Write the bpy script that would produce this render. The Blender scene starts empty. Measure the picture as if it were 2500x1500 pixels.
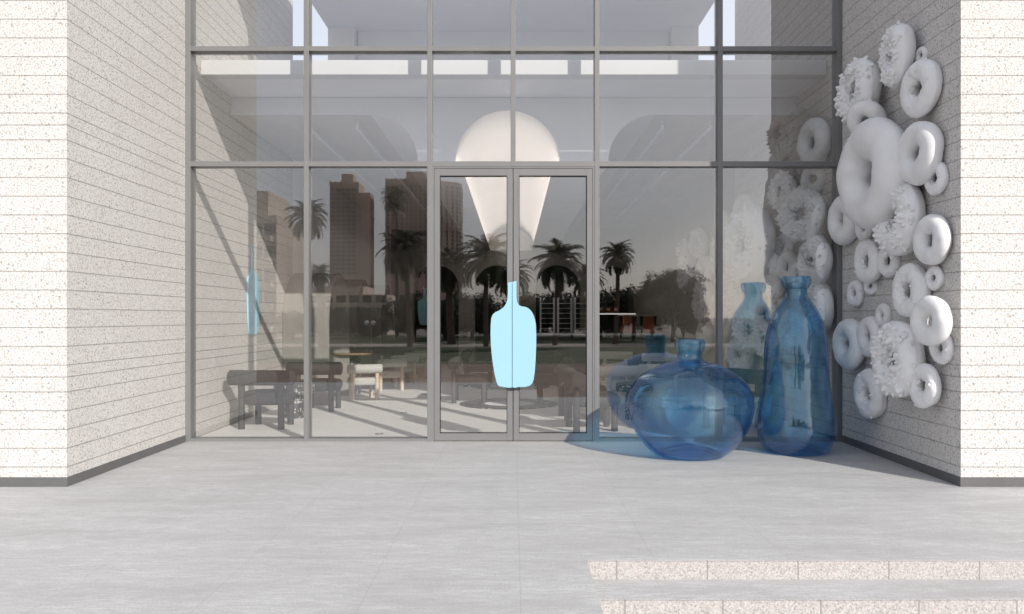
import bpy, bmesh, math, random
from mathutils import Vector, Matrix, noise, Quaternion
PI = math.pi
random.seed(7)
scn = bpy.context.scene
COL = scn.collection

# ------------------------------------------------------------------ helpers
CAMY, EYE, F = -8.58, 1.3, 1980.0            # camera plane, eye height, focal length in reference pixels
VX, VY = 1241.0, 768.0
def PX(px, D): return (px - VX) / F * D       # metres right of the axis for a direction seen at distance D
def PZ(py, D): return EYE + (VY - py) / F * D
W = 3.44                                      # half width between the two stone walls
REC = -2.27                                   # front of the stone walls
GY = 0.055                                    # plane of the glass

class MB:
    def __init__(s): s.bm = bmesh.new()
    def box(s, x0, x1, y0, y1, z0, z1):
        v = [s.bm.verts.new(p) for p in ((x0,y0,z0),(x1,y0,z0),(x1,y1,z0),(x0,y1,z0),(x0,y0,z1),(x1,y0,z1),(x1,y1,z1),(x0,y1,z1))]
        for f in ((3,2,1,0),(4,5,6,7),(0,1,5,4),(1,2,6,5),(2,3,7,6),(3,0,4,7)): s.bm.faces.new([v[i] for i in f])
        return s
    def quad(s, *pts):
        s.bm.faces.new([s.bm.verts.new(p) for p in pts]); return s
    def tube(s, pts, radii, n=12, caps=True):
        pts = [Vector(p) for p in pts]
        if not hasattr(radii, '__len__'): radii = [radii]*len(pts)
        rings = []; ref = None
        for i, p in enumerate(pts):
            t = (pts[min(i+1, len(pts)-1)] - pts[max(i-1, 0)]).normalized()
            if ref is None:
                ref = Vector((1,0,0)) if abs(t.x) < .8 else Vector((0,1,0))
            a = (ref - t*ref.dot(t)).normalized(); b = t.cross(a); ref = a
            rings.append([s.bm.verts.new(p + (a*math.cos(2*PI*k/n) + b*math.sin(2*PI*k/n))*radii[i]) for k in range(n)])
        for r0, r1 in zip(rings, rings[1:]):
            for k in range(n): s.bm.faces.new((r0[k], r0[(k+1)%n], r1[(k+1)%n], r1[k]))
        if caps:
            s.bm.faces.new(list(reversed(rings[0]))); s.bm.faces.new(rings[-1])
        return s
    def lathe(s, prof, n=32, c=(0,0,0), fn=None, close=True):
        rings = []
        for r, z in prof:
            ring = []
            for k in range(n):
                a = 2*PI*k/n
                rr = r*(fn(a, z) if fn else 1)
                ring.append(s.bm.verts.new((c[0]+rr*math.cos(a), c[1]+rr*math.sin(a), c[2]+z)))
            rings.append(ring)
        for r0, r1 in zip(rings, rings[1:]):
            for k in range(n): s.bm.faces.new((r0[k], r0[(k+1)%n], r1[(k+1)%n], r1[k]))
        if close:
            if prof[0][0] > 1e-4: s.bm.faces.new(list(reversed(rings[0])))
            if prof[-1][0] > 1e-4: s.bm.faces.new(rings[-1])
        return s
    def plate(s, outline, y0, y1):                # outline in (x, z), extruded in y
        a = [s.bm.verts.new((x, y0, z)) for x, z in outline]; b = [s.bm.verts.new((x, y1, z)) for x, z in outline]
        n = len(outline)
        s.bm.faces.new(a); s.bm.faces.new(list(reversed(b)))
        for i in range(n): s.bm.faces.new((a[i], b[i], b[(i+1)%n], a[(i+1)%n]))
        return s
    def mesh(s, name, m, smooth=False, angle=40):
        bmesh.ops.remove_doubles(s.bm, verts=s.bm.verts, dist=1e-5)
        bmesh.ops.recalc_face_normals(s.bm, faces=s.bm.faces)
        me = bpy.data.meshes.new(name); s.bm.to_mesh(me); s.bm.free()
        if m: me.materials.append(m)
        if smooth:
            me.shade_smooth()
            me.set_sharp_from_angle(angle=math.radians(angle))
        return me
    def build(s, name, m, parent=None, smooth=False, bevel=0, angle=40, loc=None):
        me = s.mesh(name, m, smooth, angle)
        o = link(name, me, parent)
        if loc: o.location = loc
        if bevel:
            b = o.modifiers.new('bevel', 'BEVEL'); b.width = bevel; b.segments = 2; b.limit_method = 'ANGLE'
        return o
def link(name, data, parent=None):
    o = bpy.data.objects.new(name, data); COL.objects.link(o)
    if parent: o.parent = parent
    return o
def tag(o, label, cat, group=None, kind=None):
    if label: o['label'] = label
    if cat: o['category'] = cat
    if group: o['group'] = group
    if kind: o['kind'] = kind
    return o
def empty(name, loc, label, cat, group=None, rz=0):
    o = link(name, None); o.location = loc; o.rotation_euler.z = rz; o.empty_display_size = .1
    return tag(o, label, cat, group)
def struct(o): o['kind'] = 'structure'; return o
def dup(root, loc, rz, label, group=None, scale=None):
    r = root.copy(); COL.objects.link(r); r.location = loc; r.rotation_euler = (0, 0, rz); r['label'] = label
    if group: r['group'] = group
    if scale: r.scale = (scale,)*3
    for ch in list(root.children):
        c = ch.copy(); COL.objects.link(c); c.parent = r
        for g in list(ch.children):
            d = g.copy(); COL.objects.link(d); d.parent = c
    return r

# ------------------------------------------------------------------ materials
class NT:
    def __init__(s, name):
        s.m = bpy.data.materials.new(name); s.m.use_nodes = True
        s.t = s.m.node_tree; s.t.nodes.clear()
        s.out = s.t.nodes.new('ShaderNodeOutputMaterial')
    def n(s, typ, **kw):
        nd = s.t.nodes.new('ShaderNode'+typ)
        for k, v in kw.items():
            if k.startswith('i_'):
                key = k[2:]; key = int(key) if key.isdigit() else key.replace('_', ' ')
                s.put(nd.inputs[key], v)
            else: setattr(nd, k, v)
        return nd
    def put(s, sock, v):
        if isinstance(v, bpy.types.NodeSocket): s.t.links.new(v, sock)
        else: sock.default_value = v
    def math(s, op, a, b=0.0, c=0.0):
        nd = s.n('Math', operation=op)
        s.put(nd.inputs[0], a); s.put(nd.inputs[1], b); s.put(nd.inputs[2], c)
        return nd.outputs[0]
    def mix(s, f, a, b, blend='MIX'):
        nd = s.n('Mix', data_type='RGBA', blend_type=blend)
        s.put(nd.inputs[0], f); s.put(nd.inputs[6], a); s.put(nd.inputs[7], b)
        return nd.outputs[2]
    def pos(s, scale=(1,1,1)):
        g = s.n('NewGeometry')
        mp = s.n('Mapping'); s.t.links.new(g.outputs['Position'], mp.inputs['Vector']); mp.inputs['Scale'].default_value = scale
        return mp.outputs[0]
    def obj(s, scale=(1,1,1)):
        g = s.n('TexCoord')
        mp = s.n('Mapping'); s.t.links.new(g.outputs['Object'], mp.inputs['Vector']); mp.inputs['Scale'].default_value = scale
        return mp.outputs[0]
    def noise(s, vec, scale, detail=4, rough=.55):
        nd = s.n('TexNoise'); s.put(nd.inputs['Vector'], vec)
        nd.inputs['Scale'].default_value = scale; nd.inputs['Detail'].default_value = detail; nd.inputs['Roughness'].default_value = rough
        return nd.outputs['Fac']
    def ramp(s, f, lo, hi):
        nd = s.n('MapRange', clamp=True); s.put(nd.inputs[0], f); nd.inputs[1].default_value = lo; nd.inputs[2].default_value = hi
        return nd.outputs[0]
    def bsdf(s, color, rough=.6, bump=None, bstr=.3, bdist=.01, metal=0, spec=.5, **kw):
        p = s.n('BsdfPrincipled')
        s.put(p.inputs['Base Color'], color); s.put(p.inputs['Roughness'], rough); s.put(p.inputs['Metallic'], metal)
        p.inputs['Specular IOR Level'].default_value = spec
        for k, v in kw.items(): s.put(p.inputs[k.replace('_', ' ')], v)
        if bump is not None:
            b = s.n('Bump'); b.inputs['Strength'].default_value = bstr; b.inputs['Distance'].default_value = bdist
            s.put(b.inputs['Height'], bump); s.t.links.new(b.outputs[0], p.inputs['Normal'])
        s.t.links.new(p.outputs[0], s.out.inputs[0]); return p
def c4(r, g=None, b=None): return (r, g if g is not None else r, b if b is not None else r, 1)

def plain(name, col, rough=.6, var=.12, scale=8, bump=.15, bscale=60, metal=0, spec=.4, objspace=True, bdist=.003, **kw):
    t = NT(name)
    v = t.obj() if objspace else t.pos()
    n1 = t.noise(v, scale, 5)
    lo = tuple(x*(1-var) for x in col); hi = tuple(min(1, x*(1+var)) for x in col)
    colr = t.mix(t.ramp(n1, .3, .7), (*lo, 1), (*hi, 1))
    t.bsdf(colr, rough, t.noise(v, bscale, 3), bump, bdist, metal, spec, **kw)
    return t.m

def mat_stone():
    t = NT('speckled_stone')
    p = t.pos()
    sep = t.n('SeparateXYZ'); t.t.links.new(t.n('NewGeometry').outputs['Position'], sep.inputs[0]); z = sep.outputs[2]
    m = t.math('FLOORED_MODULO', t.math('SUBTRACT', z, .728), 1.94)
    d1 = t.math('MINIMUM', m, t.math('ABSOLUTE', t.math('SUBTRACT', m, .1145)))
    q = t.math('SUBTRACT', m, .2065)
    d2 = t.math('PINGPONG', t.math('ABSOLUTE', q), .07223)
    d2 = t.math('ADD', d2, t.math('MULTIPLY', t.math('LESS_THAN', q, -.003), 5))
    d = t.math('MINIMUM', d1, d2)
    joint = t.ramp(d, .0045, .0025)          # 1 inside a joint
    grain = t.noise(p, 70, 3, .55); mid = t.noise(p, 28, 3, .6); fine = t.noise(p, 170, 2, .5)
    tone = t.noise(p, 2.2, 5)
    base = t.mix(t.ramp(tone, .3, .7), c4(.645,.62,.595), c4(.685,.667,.645))
    base = t.mix(t.math('MULTIPLY', t.ramp(fine, .45, .7), .6), base, c4(.74,.725,.705))
    base = t.mix(t.math('MULTIPLY', t.ramp(grain, .515, .60), .55), base, c4(.29,.275,.265))
    base = t.mix(t.math('MULTIPLY', t.ramp(mid, .58, .7), .22), base, c4(.42,.36,.31))
    for sc_, kp, lo_, hi_, st_, cc in ((44, .58, .40, .15, .48, (.26,.25,.245)), (31, .80, .34, .2, .55, (.17,.168,.168))):
        vor = t.n('TexVoronoi', feature='F1'); t.put(vor.inputs['Vector'], p); vor.inputs['Scale'].default_value = sc_
        keep = t.math('GREATER_THAN', t.math('FRACT', t.math('MULTIPLY', vor.outputs['Color'], 7.31)), kp)
        base = t.mix(t.math('MULTIPLY', t.math('MULTIPLY', t.ramp(vor.outputs['Distance'], lo_, hi_), keep), st_), base, c4(*cc))
    base = t.mix(t.math('MULTIPLY', joint, .52), base, c4(.17,.165,.16))
    h = t.math('SUBTRACT', t.math('ADD', t.math('MULTIPLY', grain, -.9), t.math('MULTIPLY', fine, .3)), t.math('MULTIPLY', joint, .8))
    t.bsdf(base, .75, h, .7, .008, spec=.25)
    return t.m
def mat_paving(name='pale_paving', joints=True, lo=(.435,.435,.436), hi=(.49,.494,.498)):
    t = NT(name)
    p3 = t.pos()
    a = t.noise(t.pos((1.2, 4.2, 1)), 1.0, 6, .6); a2 = t.noise(t.pos((2.6, 10, 1)), 1.3, 5, .6)
    b = t.noise(t.pos((9, 42, 1)), 1.0, 6, .72); c = t.noise(t.pos((1, 1.6, 1)), 70, 4, .7)
    col = t.mix(t.ramp(a, .35, .65), (*lo, 1), (*hi, 1))
    msk = t.ramp(t.math('ADD', t.math('MULTIPLY', a, .45), t.math('MULTIPLY', a2, .55)), .42, .62)
    col = t.mix(t.math('MULTIPLY', t.math('MULTIPLY', msk, t.ramp(b, .44, .58)), .48), col, c4(.70,.705,.705))
    col = t.mix(t.math('MULTIPLY', t.ramp(b, .5, .34), .2), col, c4(.30,.285,.275))
    col = t.mix(t.math('MULTIPLY', t.ramp(c, .42, .62), .42), col, c4(.30,.29,.28))
    hgt = t.math('ADD', t.math('MULTIPLY', c, .3), t.math('MULTIPLY', b, .5))
    if joints:
        sep = t.n('SeparateXYZ'); t.t.links.new(t.n('NewGeometry').outputs['Position'], sep.inputs[0])
        jx = t.math('PINGPONG', t.math('ADD', sep.outputs[0], 72.7-.03), .3635)
        jy = t.math('PINGPONG', t.math('ADD', sep.outputs[1], 4.18+36.4), .182)
        tx = t.math('FLOOR', t.math('DIVIDE', t.math('ADD', sep.outputs[0], 72.7-.03), .727))
        ty = t.math('FLOOR', t.math('DIVIDE', t.math('ADD', sep.outputs[1], 40.58), .364))
        wn = t.n('TexWhiteNoise', noise_dimensions='2D'); cx = t.n('CombineXYZ'); t.put(cx.inputs[0], tx); t.put(cx.inputs[1], ty)
        t.t.links.new(cx.outputs[0], wn.inputs['Vector'])
        k = t.math('ADD', .975, t.math('MULTIPLY', wn.outputs['Value'], .03))
        kk = t.n('CombineColor'); [t.put(kk.inputs[i], k) for i in range(3)]
        col = t.mix(1.0, col, kk.outputs[0], 'MULTIPLY')
        j = t.math('MULTIPLY', t.ramp(jx, .0026, .0012), .3)
        j2 = t.math('MULTIPLY', t.ramp(jy, .0026, .001), .22)
        col = t.mix(j, col, c4(.24,.235,.23)); col = t.mix(j2, col, c4(.72,.71,.69))
        hgt = t.math('SUBTRACT', hgt, t.math('MULTIPLY', j, 2))
    t.bsdf(col, .62, hgt, .22, .003, spec=.3)
    return t.m
def mat_granite():
    t = NT('pink_granite'); p = t.pos()
    a = t.noise(p, 105, 3, .6); b = t.noise(p, 48, 3)
    col = t.mix(t.ramp(a, .35, .65), c4(.29,.265,.25), c4(.56,.54,.525))
    col = t.mix(t.math('MULTIPLY', t.ramp(b, .5, .66), .6), col, c4(.53,.475,.455))
    sep = t.n('SeparateXYZ'); t.t.links.new(t.n('NewGeometry').outputs['Position'], sep.inputs[0])
    j = t.ramp(t.math('PINGPONG', t.math('ADD', sep.outputs[0], 48.4-.509), .2422), .005, .003)
    col = t.mix(j, col, c4(.27,.255,.245))
    t.bsdf(col, .6, a, .2, .003); return t.m
def mat_glass():
    t = NT('window_glass')
    lw = t.n('LayerWeight'); lw.inputs['Blend'].default_value = .5
    f = t.math('ADD', .205, t.math('MULTIPLY', t.math('POWER', lw.outputs['Facing'], 4), .7))
    tr = t.n('BsdfTransparent'); tr.inputs[0].default_value = c4(.985,.99,.985)
    gl = t.n('BsdfGlossy'); gl.inputs['Roughness'].default_value = 0.0; gl.inputs['Color'].default_value = c4(1,1,1)
    mx = t.n('MixShader'); t.put(mx.inputs[0], f); t.t.links.new(tr.outputs[0], mx.inputs[1]); t.t.links.new(gl.outputs[0], mx.inputs[2])
    t.t.links.new(mx.outputs[0], t.out.inputs[0]); return t.m
def mat_bottle():
    t = NT('blue_bottle_glass')
    lw = t.n('LayerWeight'); lw.inputs['Blend'].default_value = .5
    fac = t.math('POWER', lw.outputs['Facing'], 2.2)
    sw = t.noise(t.obj((1.6, 1.6, .5)), 2.4, 3, .5)
    thin = t.mix(t.ramp(sw, .42, .58), c4(.63,.845,.955), c4(.80,.93,.985))  # lighter tint patches painted into the glass to imitate caustics
    col = t.mix(fac, thin, c4(.26,.53,.83))
    sep = t.n('SeparateXYZ'); t.t.links.new(t.n('TexCoord').outputs['Object'], sep.inputs[0])
    col = t.mix(t.math('MULTIPLY', t.ramp(sep.outputs[2], .32, .0), .45), col, c4(.50,.68,.90))
    tr = t.n('BsdfTransparent'); t.put(tr.inputs[0], col)
    b = t.n('Bump'); b.inputs['Strength'].default_value = .35; b.inputs['Distance'].default_value = .04
    t.put(b.inputs['Height'], t.noise(t.obj((1, 1, .5)), 5, 2, .4))
    gl = t.n('BsdfGlossy'); gl.inputs['Roughness'].default_value = 0; gl.inputs['Color'].default_value = c4(.9,.95,1)
    t.t.links.new(b.outputs[0], gl.inputs['Normal'])
    m0 = tr
    f = t.math('ADD', .065, t.math('MULTIPLY', t.math('POWER', lw.outputs['Facing'], 3.5), .6))
    mx = t.n('MixShader'); t.put(mx.inputs[0], f); t.t.links.new(m0.outputs[0], mx.inputs[1]); t.t.links.new(gl.outputs[0], mx.inputs[2])
    t.t.links.new(mx.outputs[0], t.out.inputs[0]); return t.m
def mat_terrazzo(name, base, chip):
    t = NT(name); p = t.obj()
    vor = t.n('TexVoronoi', feature='F1'); t.put(vor.inputs['Vector'], p); vor.inputs['Scale'].default_value = 38
    keep = t.math('GREATER_THAN', t.math('FRACT', t.math('MULTIPLY', vor.outputs['Color'], 5.7)), .45)
    fl = t.math('MULTIPLY', t.ramp(vor.outputs['Distance'], .45, .36), keep)
    t.bsdf(t.mix(fl, (*base, 1), (*chip, 1)), .35, spec=.5); return t.m
def mat_emit(name, col, s):
    t = NT(name); e = t.n('Emission'); e.inputs[0].default_value = c4(*col); e.inputs[1].default_value = s
    t.t.links.new(e.outputs[0], t.out.inputs[0]); return t.m
def mat_wood(name, a, b, scale=(3, 40, 3)):
    t = NT(name); v = t.obj(scale)
    f = t.noise(v, 1.6, 5, .6)
    t.bsdf(t.mix(t.ramp(f, .3, .7), (*a, 1), (*b, 1)), .5, f, .15, .003); return t.m
def mat_leaf(name, a, b):
    t = NT(name)
    f = t.noise(t.obj(), 1.3, 3)
    col = t.mix(t.ramp(f, .3, .7), (*a, 1), (*b, 1))
    t.bsdf(col, .55, spec=.3, Transmission_Weight=0.0); return t.m

M = dict(
    stone=mat_stone(), paving=mat_paving(), granite=mat_granite(), glass=mat_glass(), bottle=mat_bottle(),
    plinth=plain('dark_plinth', (.125,.125,.125), .55, .08, 5, .2, 180, objspace=False),
    frame=plain('grey_powder_coat', (.19,.19,.19), .42, .04, 3, .05, 300, objspace=False, bdist=.001),
    door=plain('grey_door_coat', (.185,.185,.186), .42, .04, 3, .05, 300, objspace=False, bdist=.001),
    gasket=plain('black_gasket', (.02,.02,.02), .5),
    sign=plain('sky_blue_paint', (.31,.54,.67), .38, .01, 3, .05, 60, spec=.3),
    signw=plain('soft_blue_paint', (.42,.80,.98), .5, .02, 3, .05, 60, spec=.3),
    donut=plain('white_cast_plaster', (.80,.80,.805), .5, .05, 5, .25, 26, spec=.35, bdist=.004),
    icing=plain('white_glaze_plaster', (.84,.84,.845), .5, .03, 5, .2, 18, spec=.45, bdist=.005),
    floor=mat_paving('interior_concrete', False, (.76,.74,.715), (.84,.82,.80)),
    white=plain('white_plaster', (.80,.79,.78), .7, .02, 2, .05, 90, objspace=False),
    vault=plain('warm_white_plaster', (.84,.81,.78), .7, .015, 2, .04, 90, objspace=False),
    fascia=plain('grey_fascia_paint', (.80,.80,.82), .6, .03, 2, .04, 90, objspace=False),
    soffit=mat_wood('tan_soffit_boards', (.62,.58,.54), (.70,.66,.62), (2.5, .6, 2)),
    slab=plain('pale_grey_concrete', (.84,.845,.88), .7, .03, 1.5, .08, 60, objspace=False),
    dkfab=plain('charcoal_fabric', (.03,.03,.03), .9, .25, 30, .5, 260),
    dkleg=mat_wood('dark_stained_wood', (.02,.02,.02), (.045,.043,.041), (14, 14, 60)),
    brfab=plain('brown_black_fabric', (.05,.043,.04), .9, .2, 30, .4, 260),
    brleg=mat_wood('umber_stained_wood', (.05,.042,.038), (.085,.07,.06), (14, 14, 60)),
    ltfab=plain('pale_sage_fabric', (.50,.51,.47), .9, .1, 30, .4, 260),
    ltleg=mat_wood('pale_ash_wood', (.58,.47,.36), (.72,.60,.47), (20, 20, 3)),
    whfab=plain('cream_fabric', (.66,.64,.60), .9, .08, 30, .4, 260),
    whleg=plain('cream_lacquer', (.62,.60,.57), .45, .05, 10, .1, 60),
    grfab=plain('dark_green_fabric', (.03,.055,.048), .9, .2, 30, .4, 260),
    grleg=plain('dark_green_lacquer', (.02,.05,.045), .45, .1, 10, .1, 60),
    terr=mat_terrazzo('black_terrazzo', (.035,.035,.035), (.5,.49,.47)),
    top=mat_wood('brown_oak', (.23,.16,.09), (.33,.24,.14), (3, 30, 3)),
    backwall=plain('taupe_wall_paint', (.36,.345,.33), .7, .03, 2, .05, 90, objspace=False),
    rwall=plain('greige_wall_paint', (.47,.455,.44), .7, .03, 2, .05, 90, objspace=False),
    beam=plain('beam_paint', (.66,.66,.66), .7, .02, 2, .05, 90, objspace=False),
    booth=plain('taupe_booth_fabric', (.30,.285,.265), .85, .06, 6, .15, 120),
    black=plain('black_laminate', (.02,.02,.02), .4),
    steel=plain('brushed_steel', (.55,.55,.55), .35, .05, 6, .05, 90, metal=.8),
    orange=plain('orange_red_enamel', (.42,.12,.065), .35, .05, 6, .05, 60),
    card=plain('rust_red_card', (.36,.10,.06), .7, .1, 8, .1, 60),
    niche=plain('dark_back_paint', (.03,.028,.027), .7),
    led=mat_emit('led_strip', (1,.925,.85), 20), led3=mat_emit('wall_led_strip', (1,.94,.87), 3), led2=mat_emit('bar_led_strip', (1,.95,.9), .9),
    trunk=plain('palm_bark', (.13,.095,.07), .9, .4, 9, .8, 22, bdist=.04),
    bark=plain('tree_bark', (.09,.07,.055), .9, .3, 9, .8, 22, bdist=.04),
    palm=mat_leaf('palm_leaf', (.028,.035,.02), (.075,.085,.045)),
    leaf=mat_leaf('tree_leaf', (.018,.026,.012), (.045,.058,.024)),
    lawn=plain('lawn_turf', (.055,.075,.03), .9, .35, .5, .6, 9, objspace=False, bdist=.05),
    soil=plain('reddish_earth', (.21,.15,.115), .95, .2, .35, .5, 5, objspace=False, bdist=.03),
    path=plain('sandy_path', (.42,.37,.32), .9, .1, .4, .2, 8, objspace=False),
    city=plain('dusty_ground', (.20,.175,.15), .95, .2, .02, .2, 2, objspace=False),
    tower=plain('brown_concrete', (.52,.385,.315), .8, .12, .15, .15, 2, objspace=False),
    tower2=plain('tan_concrete', (.46,.34,.28), .8, .12, .15, .15, 2, objspace=False),
    beige=plain('beige_render', (.58,.49,.42), .85, .12, .2, .15, 2, objspace=False),
    win=plain('dark_window', (.03,.03,.033), .15, .2, 3, 0, 1),
    globe=plain('opal_globe', (.75,.72,.68), .3),
)

# ------------------------------------------------------------------ ground
g = MB()
g.quad((-3000,-4000,-.32),(3000,-4000,-.32),(3000,1500,-.32),(-3000,1500,-.32))
struct(g.build('ground', M['city']))
def sheet(name, x0, x1, y0, y1, z, m, kind='structure'):
    o = MB().quad((x0,y0,z),(x1,y0,z),(x1,y1,z),(x0,y1,z)).build(name, m); o['kind'] = kind; return o
sheet('earth', -60, 60, -20, -4.9, -.314, M['soil'])
sheet('lawn', -90, 90, -37, -20, -.312, M['lawn'])
sheet('path', -90, 90, -42, -37, -.310, M['path'])
sheet('far_lawn', -90, 90, -66, -42, -.308, M['lawn'])
XE = .393
pl = MB().box(-14, XE, -7.8, -.02, -.32, 0).box(XE, 14, -4.18, -.02, -.32, 0).build('plaza', M['paving'])
struct(pl)
st = empty('stone_steps', (2, -4.18, -.3), 'shallow pink granite steps cut into the grey paving at lower right', 'steps')
for i in range(2):
    y1 = -4.18 - .325*i; z = -.098*(i+1)
    b = MB()
    b.box(XE+.002, 14, y1-.325, y1-.022, -.32, z); o = b.build('tread', M['paving'], st); o.location = -Vector(st.location)
    r = MB(); r.box(XE+.002, 14, y1-.022, y1-.0005, -.32, z+.096)
    o = r.build('riser', M['granite'], st); o.location = -Vector(st.location)
lp = sheet('lower_plaza', XE+.002, 14, -7.8, -4.83, -.296, M['paving'])

# ------------------------------------------------------------------ stone walls
for s, lab in ((-1, 'sunlit speckled stone wall block on the left of the entrance'), (1, 'shaded speckled stone wall block on the right, carrying white donuts')):
    t = empty('stone_wall', (s*W, REC, 0), lab, 'wall')
    x0, x1 = (s*W, s*12) if s > 0 else (-12, -W)
    o = MB().box(x0, x1, REC, 4.18, -.01, 8.5).build('wall_block', M['stone'], t); o.location = -Vector(t.location)
    p = MB(); e = .006
    p.box(x0-(e if s > 0 else 0), x1+(e if s < 0 else 0), REC-e, -.001, -.005, .073)
    o = p.build('plinth', M['plinth'], t); o.location = -Vector(t.location)

# ------------------------------------------------------------------ curtain wall
cw = empty('curtain_wall', (0, 0, 0), 'grey metal framed glass wall between the two stone walls', 'glass wall')
MX = [-3.413, -2.175, -.882, -.008, .871, 2.162, 3.413]
HW = .0255
TOPZ = 8.2
for i, x in enumerate(MX):
    z0 = 2.8865 if i == 3 else 0
    MB().box(x-HW, x+HW, 0, .16, z0, TOPZ).build('mullion', M['frame'], cw, bevel=.003)
rows = [(.035, 2.886), (2.938, 4.095), (4.143, 6.3), (6.35, TOPZ)]
for i in range(6):
    a, b = MX[i]+HW, MX[i+1]-HW
    for zlo, zhi in ((2.886, 2.938), (4.095, 4.143), (6.3, 6.35)):
        MB().box(a, b, .002, .15, zlo, zhi).build('transom', M['frame'], cw)
    isdoor = i in (2, 3)
    if not isdoor: MB().box(a, b, .002, .15, 0, .035).build('sill', M['frame'], cw)
    for r, (zlo, zhi) in enumerate(rows):
        if isdoor and r == 0: continue
        MB().quad((a, GY, zlo), (b, GY, zlo), (b, GY, zhi), (a, GY, zhi)).build('pane', M['glass'], cw)
# door surround
ds = MB(); a, b = MX[2]+HW, MX[4]-HW
ds.box(a, a+.02, .006, .13, 0, 2.886).box(b-.02, b, .006, .13, 0, 2.886).box(a+.02, b-.02, .006, .13, 2.868, 2.886)
ds.build('door_surround', M['frame'], cw)

# bottle emblem outline, metres from the split line / bottom (from 1.1 m tall plates)
def emblem():
    L = [(434,640),(434,660),(433.6,700),(431,725),(425,745),(413,763),(392,779),(372,788),(358,800),(351,818),(348,850),(347,900),(349,950),(353,1000),(360,1055),(369,1105),(378,1140),(384,1152),(393,1159),(410,1161),(428,1165),(440,1166),(454,1164)]
    R = [(454,636.5),(474,632),(474,660),(474,700),(475,726),(479,742),(487,753),(499,759),(515,761),(530,766),(545,779),(557,798),(566,822),(571,850),(573,900),(572.5,960),(570,1020),(566,1080),(560,1125),(553,1143),(542,1154),(525,1160),(508,1163),(495,1161),(480,1163),(466,1166),(454,1164)]
    sc = .4802*.004333
    f = lambda p: ((p[0]-454)*sc, (1166-p[1])*sc)
    return [f(p) for p in L] + [f((454,637.5))], [f(p) for p in R]
EL, ER = emblem()
zs0 = 1.3 + (768-936)*.004333
for side in (0, 1):
    d = empty('glass_door', (MX[3], 0, 0), ('left leaf of the double glass door, with half a pale blue bottle plate', 'right leaf of the double glass door, with half a pale blue bottle plate')[side], 'door')
    x0, x1 = ((MX[2]+HW+.022, MX[3]-.004), (MX[3]+.004, MX[4]-HW-.022))[side]
    st_in, st_out = .058, .058
    f = MB()
    f.box(x0, x0+st_in, .012, .07, .012, 2.866).box(x1-st_in, x1, .012, .07, .012, 2.866)
    f.box(x0+st_in, x1-st_in, .013, .069, .012, .088).box(x0+st_in, x1-st_in, .013, .069, 2.79, 2.866)
    o = f.build('door_frame', M['door'], d, bevel=.002); o.location = -Vector(d.location)
    gk = MB()
    if side == 0: gk.box(x1+.0005, x1+.0075, .03, .06, .012, 2.866)
    gi = x0+st_in; ge = x1-st_in; e = .006
    gk.box(gi, gi+e, .03, .06, .088, 2.79).box(ge-e, ge, .03, .06, .088, 2.79).box(gi+e, ge-e, .03, .06, .088, .088+e).box(gi+e, ge-e, .03, .06, 2.79-e, 2.79)
    o = gk.build('gasket', M['gasket'], d); o.location = -Vector(d.location)
    o = MB().quad((gi, GY, .088), (ge, GY, .088), (ge, GY, 2.79), (gi, GY, 2.79)).build('pane', M['glass'], d); o.location = -Vector(d.location)
    ol = EL if side == 0 else ER
    gap = -.003 if side == 0 else .003
    xx = (1237-1241)*.004333
    h = MB().plate([(xx - MX[3] + px + gap, zs0+pz) for px, pz in ol], -.055, -.035)
    for zz in (zs0+.35, zs0+.75 if False else zs0+.55):
        h.box(xx-MX[3]+gap+(-.06 if side == 0 else .03), xx-MX[3]+gap+(-.03 if side == 0 else .06), -.036, .02, zz, zz+.03)
    h.build('handle', M['sign'], d)

# ------------------------------------------------------------------ shop interior shell
sheet('interior_floor', -6, 6, -.02, 17, .0015, M['floor'])
YF, YB, ZT, ZS, ZV = 1.4, 14.4, 3.77, 3.2, 3.18
for s, lab in ((-1, 'white plaster side wall inside the cafe, behind the left stone wall'), (1, 'pale grey plaster side wall inside the cafe, behind the right stone wall')):
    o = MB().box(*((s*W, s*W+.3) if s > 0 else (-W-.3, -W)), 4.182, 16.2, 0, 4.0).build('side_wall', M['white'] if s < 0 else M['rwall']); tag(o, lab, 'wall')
beam = MB().box(-3.435, 3.435, .42, .6, 3.97, 4.13).build('floor_beam', M['white'], bevel=.004)
beam.data.materials[0] = M['beam']
tag(beam, 'long white beam running behind the upper glass panes', 'beam')
cl = empty('vaulted_ceiling', (0, YF, 3.5), 'vaulted cafe ceiling with central white barrel vault and tan soffits', 'ceiling')
def prof_part(name, pts, m, y0=YF+.002, y1=YB, smooth=True):
    b = MB()
    for p, q in zip(pts, pts[1:]): b.quad((p[0],y0,p[1]), (q[0],y0,q[1]), (q[0],y1,q[1]), (p[0],y1,p[1]))
    o = b.build(name, m, cl, smooth=smooth); o.location = -Vector(cl.location); return o
CX = -.08; VR = .643; CR = .57
vault = [(CX+VR*math.cos(PI - PI*i/40), ZV+VR*math.sin(PI - PI*i/40)) for i in range(41)]
lco = [(-1.74+CR*math.sin(PI/2*i/20), ZS+CR*math.cos(PI/2*i/20)) for i in range(21)]
rco = [(-.02-x, z) for x, z in reversed(lco)]
prof_part('soffit', [(-W, ZT), lco[0]], M['soffit']); prof_part('soffit', [rco[-1], (W, ZT)], M['soffit'])
prof_part('cove', lco+[(lco[-1][0], ZV)], M['fascia']); prof_part('cove', [(rco[0][0], ZV)]+rco, M['fascia'])
prof_part('ceiling_band', [(lco[-1][0], ZV), vault[0]], M['fascia'], smooth=False); prof_part('ceiling_band', [vault[-1], (rco[0][0], ZV)], M['fascia'], smooth=False)
prof_part('barrel_vault', vault, M['vault'])
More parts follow.
